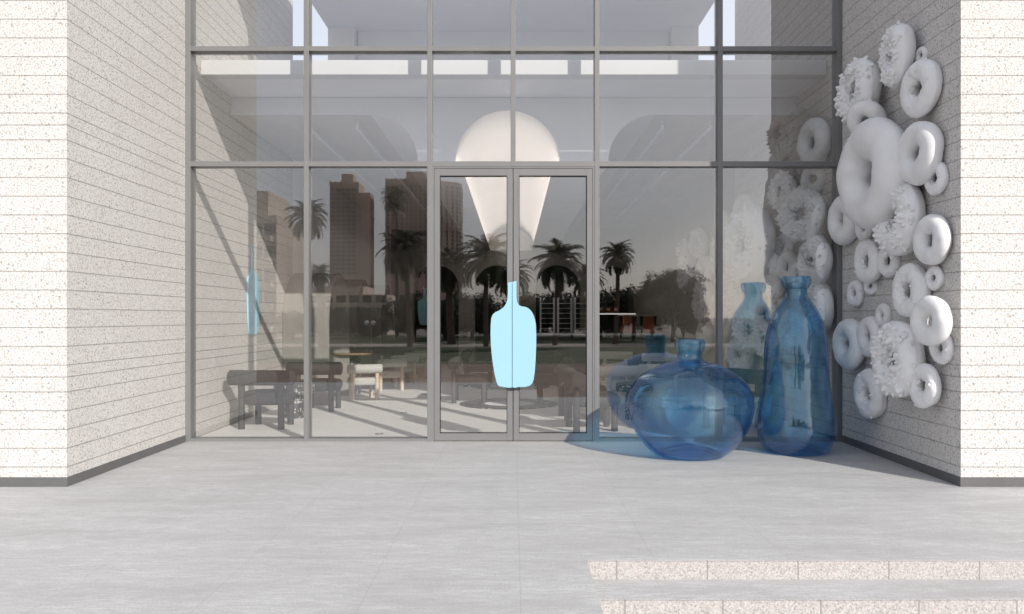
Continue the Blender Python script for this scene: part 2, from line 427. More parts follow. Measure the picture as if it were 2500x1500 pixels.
o = MB().plate([(x, z) for x, z in vault], YB-.04, YB-.01).build('vault_end', M['vault'], cl); o.location = -Vector(cl.location)
full = [(-W, ZT)] + lco + [(lco[-1][0], ZV)] + vault + [(rco[0][0], ZV)] + rco + [(W, ZT)]
b = MB()
for p, q in zip(full, full[1:]):
    if abs(p[0]-q[0]) < 1e-5: continue
    b.quad((p[0],YF,p[1]), (q[0],YF,q[1]), (q[0],YF,3.98), (p[0],YF,3.98))
o = b.build('fascia', M['fascia'], cl); o.location = -Vector(cl.location)
for s in (-1, 1):
    x = CX + s*(VR-.035)
    o = MB().box(x-.015, x+.015, YF+.25, YB-.9, ZV+.012, ZV+.02).build('light_strip', M['led'], cl); o.location = -Vector(cl.location)
    o = MB().box(CX+s*(VR-.001)-(.0 if s > 0 else 0), CX+s*(VR-.075), YF+.003, YB, ZV-.012, ZV+.008).build('vault_ledge', M['vault'], cl); o.location = -Vector(cl.location)
uf = MB().box(-W, W, .602, 16.2, 3.985, 4.11).build('upper_floor', M['slab']); struct(uf)
roof = empty('upper_room', (0, .3, 4.1), 'white upper storey with flat soffit above the cafe, seen through top panes', 'upper storey')
o = MB().box(-3.1, 3.06, .35, 7.6, 6.12, 6.5).build('roof_slab', M['slab'], roof); o.location = -Vector(roof.location)
o = MB().box(-2.62, 2.6, 5.2, 7.5, 4.11, 6.118).build('rear_wall', M['slab'], roof); o.location = -Vector(roof.location)
for x0, x1 in ((-3.08, -2.64), (2.62, 3.06)):
    o = MB().box(x0, x1, 5.0, 5.4, 4.11, 6.118).build('pier', M['white'], roof); o.location = -Vector(roof.location)
# ceiling rails
for x, lab in ((-2.55,'leftmost'), (-1.95,'inner left'), (1.85,'inner right'), (2.45,'rightmost')):
    r = empty('track_rail', (x, 1.6, 3.67), lab+' slim grey track rail hanging under the cafe ceiling', 'track rail', 'ceiling rails in the cafe')
    MB().box(-.015, .015, 0, 9, -.02, .02).build('rail', M['fascia'], r)
    for k in range(2): MB().box(-.01, .01, .05+8*k, .07+8*k, .02, .1).build('rail_drop', M['fascia'], r)
# back wall with arched niches
ARCH = [(-2.18,.63), (-.47,.63), (1.24,.63), (2.78,.6)]
bw = empty('back_wall', (0, 14.4, 0), 'cafe back wall with a row of dark arched openings', 'wall')
zsp = 2.15
b = MB(); edges = [-W]
def arch_pts(c, r): return [(c-r*math.cos(PI*i/16), zsp+r*math.sin(PI*i/16)) for i in range(17)]
xs = -W
for c, r in ARCH:
    b.quad((xs,0,0),(c-r,0,0),(c-r,0,3.9),(xs,0,3.9))
    ap = arch_pts(c, r)
    for p, q in zip(ap, ap[1:]): b.quad((p[0],0,p[1]),(q[0],0,q[1]),(q[0],0,3.9),(p[0],0,3.9))
    full_a = [(c-r,0)]+ap+[(c+r,0)]
    for p, q in zip(full_a, full_a[1:]): b.quad((p[0],0,p[1]),(q[0],0,q[1]),(q[0],.3,q[1]),(p[0],.3,p[1]))
    xs = c+r
b.quad((xs,0,0),(W,0,0),(W,0,3.9),(xs,0,3.9))
b.build('wall_face', M['backwall'], bw)
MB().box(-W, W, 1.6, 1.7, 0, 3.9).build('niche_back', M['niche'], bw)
# wall bottle signs
full_em = EL[:-1] + list(reversed(ER[:-1]))
def sign(loc, rz, sc, lab, capz=True):
    e = empty('bottle_sign', loc, lab, 'sign', None, rz)
    top = max(z for x, z in full_em)
    MB().plate([(x*sc, z*sc) for x, z in full_em], -.02, -.004).build('plate', M['signw'], e)
    if capz: MB().plate([(x*sc, z*sc) for x, z in [(-.055,top+.01),(-.02,top+.003),(.055,top+.012),(.05,top+.03),(.02,top+.028),(-.005,top+.04),(-.02,top+.06),(-.04,top+.1),(-.05,top+.1),(-.045,top+.05)]], -.02, -.004).build('stopper', M['signw'], e)
sign((-W+.002, 2.17, 1.07), PI/2, .98, 'flat light blue bottle sign on the sunlit stone wall inside the glass')
sign((PX(1026, 22.9), 14.33, PZ(786, 22.9)), 0, .9, 'small light blue bottle sign hanging at the back of the cafe')

# ------------------------------------------------------------------ furniture
def make_chair(label, fab, leg, loc, rz, group, sc=1.0, roll=.76, seat_r=.31):
    t = empty('roll_back_chair', loc, label, 'chair', group, rz); t.scale = (sc,)*3
    b = MB(); pr = []
    for i in range(9):
        a = -PI/2 + PI*i/8; pr.append((seat_r-.05+.05*math.cos(a), .355+.075*math.sin(a)))
    sq = lambda a, z: 1 + .07*math.cos(4*a+PI)
    b.lathe([(0.001, .28)]+pr+[(0.001, .435)], 36, fn=sq).build('seat', fab, t, smooth=True, angle=60)
    r = .09; L = roll/2; n = 24
    b = MB(); pts = []
    for x, rr in ((-L, r-.012), (-L+.012, r), (0, r), (L-.012, r), (L, r-.012)): pts.append(((x, -.25, .60), rr))
    b.tube([p for p, _ in pts], [q for _, q in pts], n).build('backrest', fab, t, smooth=True, angle=50)
    for s in (-1, 1):
        MB().tube([(s*.235, -.25, 0), (s*.235, -.25, .53)], .039, 16).build('leg', leg, t, smooth=True)
        MB().tube([(s*.2, .2, 0), (s*.2, .2, .3)], .039, 16).build('leg', leg, t, smooth=True)
    return t
FR = PI/2
gd = 'charcoal chairs at the left window'
c1 = make_chair('charcoal roll-back chair nearest the left glass panel', M['dkfab'], M['dkleg'], (-2.93, 1.22, 0), -.05, gd)
dup(c1, (-2.74, 3.02, 0), -.08, 'charcoal roll-back chair behind the left mullion, next to the low table', gd)
gr = 'charcoal chairs right of the door'
dup(c1, (.93, .98, 0), -FR+.12, 'charcoal chair seen end on just right of the glass doors', gr)
dup(c1, (.90, 2.05, 0), -FR+.1, 'charcoal chair second behind the right door leaf', gr)
gb = 'dark chairs around the central table'
c2 = make_chair('dark brown chair left of the central round table', M['brfab'], M['brleg'], (-.66, 4.1, 0), -FR, gb)
dup(c2, (.60, 4.1, 0), FR, 'dark brown chair right of the central round table', gb)
dup(c2, (-.66, 7.1, 0), -FR, 'dark brown chair left of the second table down the aisle', gb)
dup(c2, (.60, 7.1, 0), FR, 'dark brown chair right of the second table down the aisle', gb)
gl = 'pale wooden chairs along the left aisle'
c3 = make_chair('pale sage chair on ash legs, front of the left row', M['ltfab'], M['ltleg'], (-2.42, 4.55, 0), .35, gl, .82, .66, .31)
for (x, y, lab) in ((-2.25, 6.2, 'second pale ash chair in the left row'), (-2.2, 7.6, 'third pale ash chair in the left row'), (-2.12, 9.0, 'fourth pale ash chair in the left row'), (-2.08, 10.4, 'rearmost pale ash chair in the left row')):
    dup(c3, (x, y, 0), .35, lab, gl, .82)
gw = 'cream chairs behind the blue bottles'
c4_ = make_chair('cream chair right of the door, beyond the dark terrazzo table', M['whfab'], M['whleg'], (1.55, 3.3, 0), .05, gw, .9)
dup(c4_, (2.15, 3.7, 0), .1, 'cream chair just behind the round bottle neck', gw, .9)
dup(c4_, (2.05, 8.2, 0), 0, 'cream chair farther back near the bar counter', gw, .9)
dup(c4_, (2.78, 7.4, 0), .1, 'cream chair farther back beside the right wall', gw, .9)
make_chair('dark green chair between the two blue bottles behind the glass', M['grfab'], M['grleg'], (2.55, 1.1, 0), 2.4, None)
def table(label, loc, r, h, pr, mt, mb, thick=.035, name='round_table'):
    t = empty(name, loc, label, 'table')
    MB().lathe([(.001, h-thick), (r-.012, h-thick), (r, h-thick+.012), (r, h-.01), (r-.01, h), (.001, h)], 48).build('tabletop', mt, t, smooth=True)
    MB().lathe([(.001, .0), (pr, .0), (pr, h-thick-pr*.5), (pr*.86, h-thick-pr*.2), (pr*.5, h-thick-.001), (.001, h-thick-.001)], 32).build('pedestal', mb, t, smooth=True)
    return t
table('low black terrazzo table between the two charcoal chairs', (-2.86, 2.1, 0), .26, .44, .13, M['terr'], M['terr'], .12, 'low_table')
table('round brown oak table on a black terrazzo drum by the pale chairs', (-2.8, 5.45, 0), .44, .71, .18, M['top'], M['terr'])
table('central dark round table standing on the round rug', (-.05, 4.1, 0), .42, .62, .04, M['black'], M['terr'])
table('second dark round table farther down the aisle', (-.05, 7.1, 0), .42, .62, .04, M['black'], M['terr'])
table('dark terrazzo side table behind the round blue bottle', (1.55, 1.95, 0), .24, .46, .12, M['terr'], M['terr'], .1, 'low_table')
for y, lab in ((3.75, 'round charcoal rug with pale centre just inside the doors'), (6.9, 'round charcoal rug under the second aisle table')):
    e = empty('round_rug', (-.07, y, .003), lab, 'rug')
    MB().lathe([(.375, 0), (.375, .012), (.74, .012), (.745, .006), (.745, 0)], 64, close=False).build('rug_border', M['terr'], e)
    MB().lathe([(.001, .008), (.374, .008), (.374, 0), (.001, 0)], 64).build('rug_centre', M['fascia'], e)
for px, py, lab in ((916,1049,'nearest'), (975,998,'middle'), (1025,953,'farthest')):
    D = EYE*F/(py-VY)
    e = empty('floor_light', (PX(px, D), D+CAMY, .0025), lab+' small round floor light set in the pale cafe floor', 'floor light', 'floor lights')
    MB().lathe([(.028, 0), (.028, .004), (.046, .004), (.046, 0)], 24, close=False).build('bezel', M['black'], e)
    MB().lathe([(.001, .003), (.027, .003), (.027, 0)], 24, close=False).build('lens', M['fascia'], e)
# arched booths along the left wall
for y0, y1, h, lab in ((3.6, 5.15, 2.0, 'nearest'), (5.7, 7.3, 2.0, 'middle'), (8.3, 10.3, 2.0, 'farthest')):
    e = empty('arched_booth', (-3.2, (y0+y1)/2, 0), lab+' pale arched booth along the left cafe wall', 'booth', 'arched booths')
    r = (y1-y0)/2; th = .05
    def U(rr): return [(-rr, 0)] + [(-rr*math.cos(PI*i/24), h-r+rr*math.sin(PI*i/24)) for i in range(25)] + [(rr, 0)]
    b = MB(); A, B = U(r), U(r-th)
    for i in range(len(A)-1):
        for x in (-.235, .45): b.quad((x, A[i][0], A[i][1]), (x, A[i+1][0], A[i+1][1]), (x, B[i+1][0], B[i+1][1]), (x, B[i][0], B[i][1]))
        for P_ in (A, B): b.quad((-.235, P_[i][0], P_[i][1]), (-.235, P_[i+1][0], P_[i+1][1]), (.45, P_[i+1][0], P_[i+1][1]), (.45, P_[i][0], P_[i][1]))
    b.build('arch_shell', M['booth'], e, smooth=True, angle=50)
    MB().box(-.23, .2, -r+th+.01, r-th-.01, 0, .44).build('bench', M['ltfab'], e, bevel=.03)
# bar
bar = empty('bar_counter', (1.9, 10.4, 0), 'long dark service counter at the back right of the cafe', 'counter')
MB().box(-1.5, 1.45, -.3, .3, 0, .9).build('counter_body', M['black'], bar); MB().box(-1.53, 1.48, -.33, .33, .902, .94).build('counter_top', M['steel'], bar)
tag(MB().box(2.2, 3.38, 14.15, 14.38, 1.42, 1.445).build('bar_shelf', M['steel']), 'thin steel shelf on the back wall above the bar', 'shelf')
tag(MB().box(2.2, 3.38, 14.16, 14.18, 1.395, 1.417).build('shelf_light', M['led2']), 'lit white strip under the bar shelf', 'light strip')
for x, lab in ((1.0, 'left'), (1.42, 'middle'), (1.82, 'right')):
    e = empty('baking_rack', (x-.2, 11.1, 0), lab+' white wire baking rack behind the bar counter', 'rack', 'baking racks')
    b = MB()
    for sx in (-.16, .16):
        for sy in (-.2, .2): b.box(sx-.012, sx+.012, sy-.012, sy+.012, 0, 1.78)
    b.build('rack_frame', M['steel'], e)
    for k in range(13):
        z = .2+k*.12
        MB().box(-.145, .145, -.19, .19, z, z+.012).build('tray', M['white'], e)
def coffee(x, lab):
    e = empty('coffee_machine', (x, 10.4, .94), lab, 'coffee machine', 'coffee machines')
    MB().plate([(-.14, 0), (.14, 0), (.10, .40), (-.10, .40)], -.16, .16).build('machine_body', M['orange'], e, bevel=.015)
    for s in (-1, 1): MB().tube([(s*.16, -.05, .18), (s*.16, -.05, .4)], [.03, .045], 14).build('grinder', M['black'], e, smooth=True)
    MB().box(-.2, .2, -.14, .14, .405, .43).build('cup_rail', M['steel'], e)
coffee(2.62, 'orange coffee machine on the counter, left one'); coffee(3.1, 'orange coffee machine on the counter, right one')
for k in range(4):
    x = 1.62+.21*k
    e = empty('card_box', (x+.58, 14.26, 1.448), ('leftmost','second','third','rightmost')[k]+' rust red box on the shelf behind the bar', 'box', 'red boxes behind the bar')
    MB().box(-.09, .09, -.08, .08, 0, .17).build('carton', M['card'], e); MB().box(-.04, .04, -.083, -.081, .05, .12).build('box_label', M['white'], e)

# ------------------------------------------------------------------ blue glass bottles
def spline(pts, n=6):
    out = []
    P = [pts[0]]+pts+[pts[-1]]
    for i in range(1, len(P)-2):
        p0, p1, p2, p3 = [Vector(p) for p in P[i-1:i+3]]
        for k in range(n):
            t = k/n
            out.append(tuple(.5*((2*p1)+(-p0+p2)*t+(2*p0-5*p1+4*p2-p3)*t*t+(-p0+3*p1-3*p2+p3)*t**3)))
    out.append(tuple(pts[-1])); return out
def bottle(label, X, Y, prof, lip, wob, seed):
    e = empty('glass_bottle', (X, Y, .004), label, 'bottle', 'big blue bottles')
    def fn(a, z): return 1 + wob*(math.sin(2*a+seed+z*1.7)*.6 + math.sin(3*a+seed*2-z*2.6)*.4)
    outer = spline(prof)
    inner = [(max(.001, r-.02), z+(.045 if i < 4 else .014 if i < 6 else 0)) for i, (r, z) in enumerate(prof[:-4])] + [(prof[-1][0]-.012, prof[-3][1]), (prof[-1][0]-.012, prof[-1][1])]
    MB().lathe(outer + list(reversed(spline(inner))), 80, fn=fn, close=False).build('bottle_body', M['bottle'], e, smooth=True, angle=80)
    sl_ = spline(lip); MB().lathe(sl_ + [sl_[0]], 64, close=False).build('bottle_lip', M['bottle'], e, smooth=True, angle=80)
s1 = .001612
z_ = lambda y: (1280-y)*s1
bottle('squat round blue glass bottle standing in front of the glass wall', 1.656, -.86,
    [(.001,.07),(90*s1,.05),(140*s1,.02),(165*s1,.0),(205*s1,z_(1268)),(262*s1,z_(1220)),(318*s1,z_(1140)),(352*s1,z_(1050)),(361*s1,z_(975)),(345*s1,z_(900)),(300*s1,z_(830)),(235*s1,z_(785)),(160*s1,z_(750)),(100*s1,z_(733)),(77*s1,z_(718)),(70*s1,z_(700)),(72*s1,z_(685))],
    [(72*s1,z_(684)),(84*s1,z_(660)),(88*s1,z_(630)),(86*s1,z_(610)),(78*s1,z_(600)),(70*s1,z_(604)),(66*s1,z_(630)),(62*s1,z_(684))], .012, 1.3)
s2 = .001656
z_ = lambda y: (1258-y)*s2
bottle('tall waisted blue glass bottle beside the donut wall', 2.73, -.65,
    [(.001,.06),(80*s2,.05),(125*s2,.018),(155*s2,0),(188*s2,z_(1232)),(212*s2,z_(1180)),(222*s2,z_(1100)),(212*s2,z_(1010)),(194*s2,z_(910)),(181*s2,z_(800)),(178*s2,z_(700)),(170*s2,z_(600)),(150*s2,z_(510)),(122*s2,z_(440)),(88*s2,z_(385)),(66*s2,z_(352)),(59*s2,z_(325)),(60*s2,z_(308))],
    [(60*s2,z_(307)),(72*s2,z_(298)),(82*s2,z_(275)),(82*s2,z_(250)),(77*s2,z_(235)),(68*s2,z_(236)),(62*s2,z_(260)),(54*s2,z_(307))], .025, .4)

# ------------------------------------------------------------------ donuts
def donut_mesh(kind, seed):
    R, rr, rz = {'plain': (.315, .185, .185), 'iced': (.325, .175, .17), 'sprinkled': (.325, .175, .185)}[kind]
    nu, nv = 56, 28
    def pt(u, v, off=0, warp=.02):
        cu, su, cv, sv = math.cos(u), math.sin(u), math.cos(v), math.sin(v)
        k = noise.noise(Vector((cu*1.2+seed*3.1, su*1.2, sv*.8)))*warp*1.6
        k += noise.noise(Vector((cu*3+seed, su*3, cv*2+sv)))*warp*.5
        r1, r2 = rr+off+k, rz+off+k
        return Vector(((R + r1*cv)*cu, (R + r1*cv)*su, r2*sv))
    b = bmesh.new()
    V = [[b.verts.new(pt(2*PI*i/nu, 2*PI*j/nv)) for j in range(nv)] for i in range(nu)]
    for i in range(nu):
        for j in range(nv): b.faces.new((V[i][j], V[(i+1)%nu][j], V[(i+1)%nu][(j+1)%nv], V[i][(j+1)%nv]))
    bmesh.ops.recalc_face_normals(b, faces=b.faces)
    me = bpy.data.meshes.new('donut'); b.to_mesh(me); b.free(); me.materials.append(M['donut']); me.shade_smooth()
    ic = None
    if kind != 'plain':
        rnd = random.Random(seed*17+3)
        b = bmesh.new(); nu2, nv2 = 96, 22
        grid = []
        for i in range(nu2):
            u = 2*PI*i/nu2
            e0 = -.12 + .22*noise.noise(Vector((math.cos(u)*2+seed, math.sin(u)*2, 4))) + .12*noise.noise(Vector((math.cos(u)*6+seed, math.sin(u)*6, 9)))
            e1 = PI + .15 + .2*noise.noise(Vector((math.cos(u)*2, math.sin(u)*2+seed, 7)))
            row = []
            for j in range(nv2):
                f = j/(nv2-1); v = e0 + (e1-e0)*f
                edge = min(f, 1-f)
                off = .016*min(1, edge/.07) - .006
                wr = noise.noise(Vector((math.cos(u)*4+seed*2, math.sin(u)*4, math.sin(v)*3)))
                wr += .6*noise.noise(Vector((math.cos(u)*9+seed*2, math.sin(u)*9, math.cos(v)*5)))
                inner = max(0, -math.cos(v))
                off += wr*(.012+.026*inner)*min(1, edge/.1)
                row.append(b.verts.new(pt(u, v, off)))
            grid.append(row)
        for i in range(nu2):
            for j in range(nv2-1): b.faces.new((grid[i][j], grid[(i+1)%nu2][j], grid[(i+1)%nu2][j+1], grid[i][j+1]))
        nsp = 125 if kind == 'sprinkled' else 9
        for k in range(nsp):
            u = rnd.random()*2*PI
            v = rnd.choice((rnd.gauss(1.7, .62), rnd.uniform(.15, 3.0)))
            v = min(max(v, .1), 3.2)
            p = pt(u, v, .004); n = (pt(u, v, .1)-pt(u, v, 0)).normalized()
            size = rnd.uniform(.75, 1.35)*(1 if kind == 'sprinkled' else .8)
            L = rnd.uniform(.042,.066)*size; w = rnd.uniform(.024,.034)*size
            d = (n + Vector((rnd.uniform(-.5,.5), rnd.uniform(-.5,.5), rnd.uniform(-.5,.5)))).normalized()
            a = d.orthogonal().normalized(); c = d.cross(a)
            rings = []
            for hh, rw in ((-.012, 1.35), (L*.3, 1.0), (L*.68, .72), (L*.92, .42), (L*1.02, .16)):
                rings.append([b.verts.new(p + d*hh + (a*math.cos(2*PI*q/6)+c*math.sin(2*PI*q/6))*w*rw) for q in range(6)])
            for r0, r1 in zip(rings, rings[1:]):
                for q in range(6): b.faces.new((r0[q], r0[(q+1)%6], r1[(q+1)%6], r1[q]))
            b.faces.new(rings[-1])
        bmesh.ops.recalc_face_normals(b, faces=b.faces)
        ic = bpy.data.meshes.new('icing'); b.to_mesh(ic); b.free(); ic.materials.append(M['icing']); ic.shade_smooth()
    return me, ic
DM = {k: [donut_mesh(k, s) for s in range(1, 4)] for k in ('plain', 'iced', 'sprinkled')}
drnd = random.Random(11)
def donut(kind, cx, cy, w, h, label, lift=0, tilt=0, group='donuts on the outer wall', yaw=None):
    d = None; x = W - .1
    for _ in range(4):
        D = x*F/(cx-VX); d = 1.05*max(h, w)*D/F; x = W - .15*d - lift
    phi = math.atan((cx-VX)/F)
    if yaw is None:
        ratio = min(1, w/max(h, 1)); th = 0
        while math.sin(th)+.35*math.cos(th) < ratio and th < 1.2: th += .01
        a = max(-.16 if kind == 'sprinkled' else .1, min(.6, th-phi+(0 if kind == 'sprinkled' else .08)))
    else: a = yaw
    z = PZ(cy, D)
    n = Vector((-math.cos(a)*math.cos(tilt), -math.sin(a)*math.cos(tilt), math.sin(tilt)))
    e = empty('donut', (x, D+CAMY, z), label, 'donut', group)
    q = n.to_track_quat('Z', 'Y'); sp = Quaternion((0,0,1), drnd.random()*6.28)
    e.rotation_mode = 'QUATERNION'; e.rotation_quaternion = q @ sp; e.scale = (d, d, d*.86)
    me, ic = drnd.choice(DM[kind])
    o = link('donut_body', me, e)
    if ic: link('icing', ic, e)
    return e
def z5(kind, x, y, w, h, lab, **k): donut(kind, 1959+x*.3533, 29.7+y*.3533, w*.3533, h*.3533, lab, **k)
def z6(kind, x, y, w, h, lab, **k): donut(kind, 1959+x*.3533, 534.2+y*.3533, w*.3533, h*.3533, lab, **k)
z5('sprinkled', 590, 300, 235, 405, 'topmost spiky sprinkled donut on the right wall', lift=.03)
z5('plain', 755, 295, 95, 110, 'small plain ring half hidden at the top of the right wall', lift=0)
z5('iced', 748, 525, 270, 375, 'wrinkled iced donut below the topmost sprinkled one', lift=.01)
z5('sprinkled', 325, 545, 320, 420, 'spiky sprinkled donut overlapping the glass frame near the top', lift=.08)
z5('plain', 378, 745, 272, 240, 'plain donut tipped downward above the biggest donut', lift=.14, tilt=-.45, yaw=.55)
z5('plain', 425, 1110, 430, 715, 'biggest smooth donut on the right wall', lift=.06)
z5('plain', 737, 965, 325, 415, 'smooth donut to the upper right of the biggest donut', lift=.03)
z5('iced', 855, 1135, 165, 220, 'small iced donut right of the biggest donut')
z5('sprinkled', 605, 1410, 380, 490, 'large spiky sprinkled donut overlapping the foot of the biggest donut', lift=.02)
z5('plain', 225, 1420, 190, 330, 'plain donut behind the lower left of the biggest donut')
z5('plain', 370, 1470, 150, 190, 'plain donut wedged under the biggest donut', lift=0)
z6('plain', 825, 130, 270, 330, 'smooth donut near the wall edge at mid height', lift=.03)
z6('iced', 393, 275, 190, 290, 'iced donut left of a smaller overlapped one at mid wall', lift=.03)
z6('iced', 535, 270, 175, 215, 'iced donut tucked under the large sprinkled donut at mid wall')
z6('iced', 305, 493, 120, 175, 'small iced donut alone near the glass frame')
z6('iced', 410, 445, 105, 110, 'tiny iced donut peeking out beside the small one')
z6('iced', 680, 475, 250, 350, 'wide iced donut above the sunlit smooth donut', lift=.02)
z6('iced', 845, 388, 130, 165, 'small iced donut at the right edge of the wall, mid height')
z6('plain', 815, 682, 285, 325, 'smooth donut with a bright sunlit rim at the wall edge', lift=.12)
z6('plain', 260, 843, 230, 340, 'smooth donut beside the tall bottle shoulder', lift=.03)
z6('plain', 405, 790, 170, 270, 'narrow smooth donut behind the lower sprinkled donut')
z6('plain', 495, 645, 115, 160, 'small plain ring above the lower sprinkled donut')
z6('sprinkled', 595, 945, 385, 500, 'lowest large spiky sprinkled donut on the right wall', lift=.05)
z6('iced', 895, 868, 170, 210, 'small iced donut under the sunlit smooth one')
z6('iced', 405, 1180, 205, 325, 'bottom left iced donut closest to the paving')
z6('iced', 775, 1125, 200, 290, 'bottom right iced donut touching the lowest sprinkled one', lift=.05)
GI = 'donuts on the inner wall'
for kind, x, y, w, h, lab, lf in (
    ('sprinkled',1810,590,125,160,'large sprinkled donut behind the right mullion at mid height',.25),
    ('sprinkled',1785,695,80,150,'tall sprinkled donut below the large one behind the right mullion',.1),
    ('sprinkled',1937,518,112,112,'sprinkled donut in the last pane just under the transom',.2),
    ('plain',1966,345,78,100,'smooth ridged donut above the transom behind the glass',.06),
    ('plain',1966,433,62,62,'smooth donut right under the transom behind the glass',.02),
    ('sprinkled',1897,597,46,60,'small sprinkled donut in the middle of the last pane',.0),
    ('sprinkled',1968,632,82,110,'sprinkled donut right of the tall bottle mouth behind the glass',.1),
    ('plain',1903,645,56,66,'plain ring just above the tall bottle mouth behind the glass',.15),
    ('sprinkled',1868,668,60,92,'sprinkled donut left of the tall bottle mouth',.1),
    ('plain',1832,706,60,92,'plain donut left of the tall bottle shoulder',.05),
    ('sprinkled',1980,745,62,112,'sprinkled donut right of the tall bottle shoulder behind glass',.05),
    ('iced',1966,690,36,36,'tiny iced donut right of the tall bottle neck behind glass',0),
    ('sprinkled',1815,798,84,92,'sprinkled donut above the squat bottle, near the tall one',.1),
    ('plain',1838,768,50,62,'plain donut hidden behind the tall bottle flank',0),
    ('sprinkled',1788,856,72,72,'lowest sprinkled donut behind the glass by the squat bottle',.15),
    ('sprinkled',1850,822,58,74,'sprinkled donut touching the tall bottle outline behind the glass',.05),
    ('sprinkled',1890,462,66,82,'sprinkled donut under the transom, left in the last pane',.1),
    ('plain',1703,655,46,66,'small plain ring left of the right mullion behind the glass',.05),
    ('sprinkled',1690,588,50,62,'sprinkled donut high on the far inner wall',.05),
    ('sprinkled',1737,620,40,80,'sprinkled donut touching the right mullion line behind glass',.05),
    ('sprinkled',1700,725,52,92,'sprinkled donut low on the far inner wall',.08),
    ('iced',1735,750,46,70,'iced donut just left of the right mullion, lower half',.0),
    ('plain',1703,812,40,70,'plain donut above the squat bottle neck on the far inner wall',.0),
    ('plain',1800,502,60,54,'plain donut in shade above the large sprinkled inner donut',.0),
    ('sprinkled',1662,640,36,110,'farthest sprinkled donut on the inner right wall',.05),
    ('iced',1750,545,44,66,'iced donut beside the right mullion, upper inner wall',.0),
    ('iced',1880,740,50,70,'iced donut seen through the tall bottle',.0),
    ('sprinkled',1915,800,70,90,'sprinkled donut seen through the waist of the tall bottle',.05)):
    donut(kind, x, y, w*1.12, h*1.12, lab, lift=lf, group=GI)

# ------------------------------------------------------------------ park and city mirrored in the glass (they stand behind the viewer)
def MIR(px, D): return PX(px, D), 2*GY - (D+CAMY)
def frond(b, rnd, az, el, L, seg=9, nl=26, wid=.24):
    p = Vector((0,0,0)); pts = [p.copy()]; e = el
    d0 = Vector((math.cos(az), math.sin(az), 0))
    for i in range(seg):
        d = d0*math.cos(e) + Vector((0,0,math.sin(e)))
        p = p + d*(L/seg); pts.append(p.copy()); e -= (.12 + .10*i/seg*2)
    side = Vector((-d0.y, d0.x, 0))
    for i in range(seg):
        a, c = pts[i], pts[i+1]; w0 = .03*(1-i/seg)+.006
        b.faces.new([b.verts.new(q) for q in (a-side*w0, a+side*w0, c+side*w0*.8, c-side*w0*.8)])
    for k in range(nl):
        f = .12+.86*k/nl; i = min(seg-1, int(f*seg)); t = f*seg-i
        o = pts[i].lerp(pts[i+1], t); tan = (pts[i+1]-pts[i]).normalized()
        ll = L*wid*(math.sin(PI*min(1, f*.85+.12))**.7)*rnd.uniform(.8, 1.15)
        for s in (-1, 1):
            d = (side*s*.8 + tan*.65 + Vector((0,0,-.28+rnd.uniform(-.2,.2)))).normalized()
            w = tan*(.024*L)
            b.faces.new([b.verts.new(q) for q in (o-w, o+w, o+d*ll)])
def palm_crown(seed, n=62):
    rnd = random.Random(seed); b = bmesh.new()
    for k in range(n):
        frond(b, rnd, k*2.399+rnd.uniform(-.2,.2), 1.45-2.1*(k/n)+rnd.uniform(-.12,.12), rnd.uniform(.85,1.1))
    me = bpy.data.meshes.new('crown'); b.to_mesh(me); b.free(); me.materials.append(M['palm']); return me
PC = [palm_crown(s) for s in (1, 2, 3)]
def palm(px, ytop, D, rpx, label, i, tr=.16):
    x, y = MIR(px, D); r = rpx/F*D
    zc = PZ(ytop, D) - r*.55
    e = empty('palm_tree', (x, y, -.31), label, 'palm tree', 'palms in the park mirrored in the glass')
    b = MB(); H = zc+.31
    rnd = random.Random(i); pts = []; rad = []
    for k in range(25):
        f = k/24; pts.append((.12*math.sin(f*2+i), .1*math.sin(f*1.7), H*f)); rad.append(tr*(1.25-.35*f)*(1+.07*(k % 2)))
    b.tube(pts, rad, 12).build('trunk', M['trunk'], e, smooth=True)
    c = link('crown', PC[i % 3], e); c.location = pts[-1]; c.scale = (r,)*3; c.rotation_euler.z = i*1.1
    return e
for i, a in enumerate((
    (738,490,36,66,'ragged palm nearest the left mullion in the reflection',.11), (955,455,70,44,'tall slim palm reflected in front of the right tower',.11),
    (985,560,46,84,'dark bushy palm reflected left of the door frame',.12), (1090,605,50,76,'dark palm reflected in the left edge of the left door',.2),
    (1178,575,46,92,'broad palm reflected in the left door leaf',.12), (1345,590,48,84,'round-headed palm reflected in the right door leaf',.12),
    (1487,588,50,56,'palm reflected just right of the doors',.12), (1232,630,56,66,'palm reflected between the two door leaves',.12),
    (775,640,44,42,'short palm with thick trunk reflected by the arched booths',.22), (1420,640,60,58,'low palm reflected at the right door stile',.12))):
    palm(a[0], a[1], a[2], a[3], a[4], i, a[5])
def leafball(seed, n=6500):
    rnd = random.Random(seed); b = bmesh.new()
    cl_ = []
    for k in range(26):
        v = Vector((rnd.gauss(0,1), rnd.gauss(0,1), rnd.gauss(0,1))).normalized()*rnd.uniform(.35,.85)
        cl_.append((Vector((v.x, v.y, v.z*.75)), rnd.uniform(.26,.5)))
    for k in range(n):
        c, r = rnd.choice(cl_)
        v = Vector((rnd.gauss(0,1), rnd.gauss(0,1), rnd.gauss(0,1))).normalized()*r*rnd.uniform(.55,1.08)
        p = c+v; nn = (v.normalized()+Vector((rnd.uniform(-.7,.7), rnd.uniform(-.7,.7), rnd.uniform(-.3,.9)))).normalized()
        a = nn.orthogonal().normalized(); q = nn.cross(a); s = rnd.uniform(.035,.07)
        b.faces.new([b.verts.new(p+a*s), b.verts.new(p+q*s*.55), b.verts.new(p-a*s), b.verts.new(p-q*s*.55)])
    me = bpy.data.meshes.new('crown'); b.to_mesh(me); b.free(); me.materials.append(M['leaf']); return me
LB = [leafball(s) for s in (5, 6)]
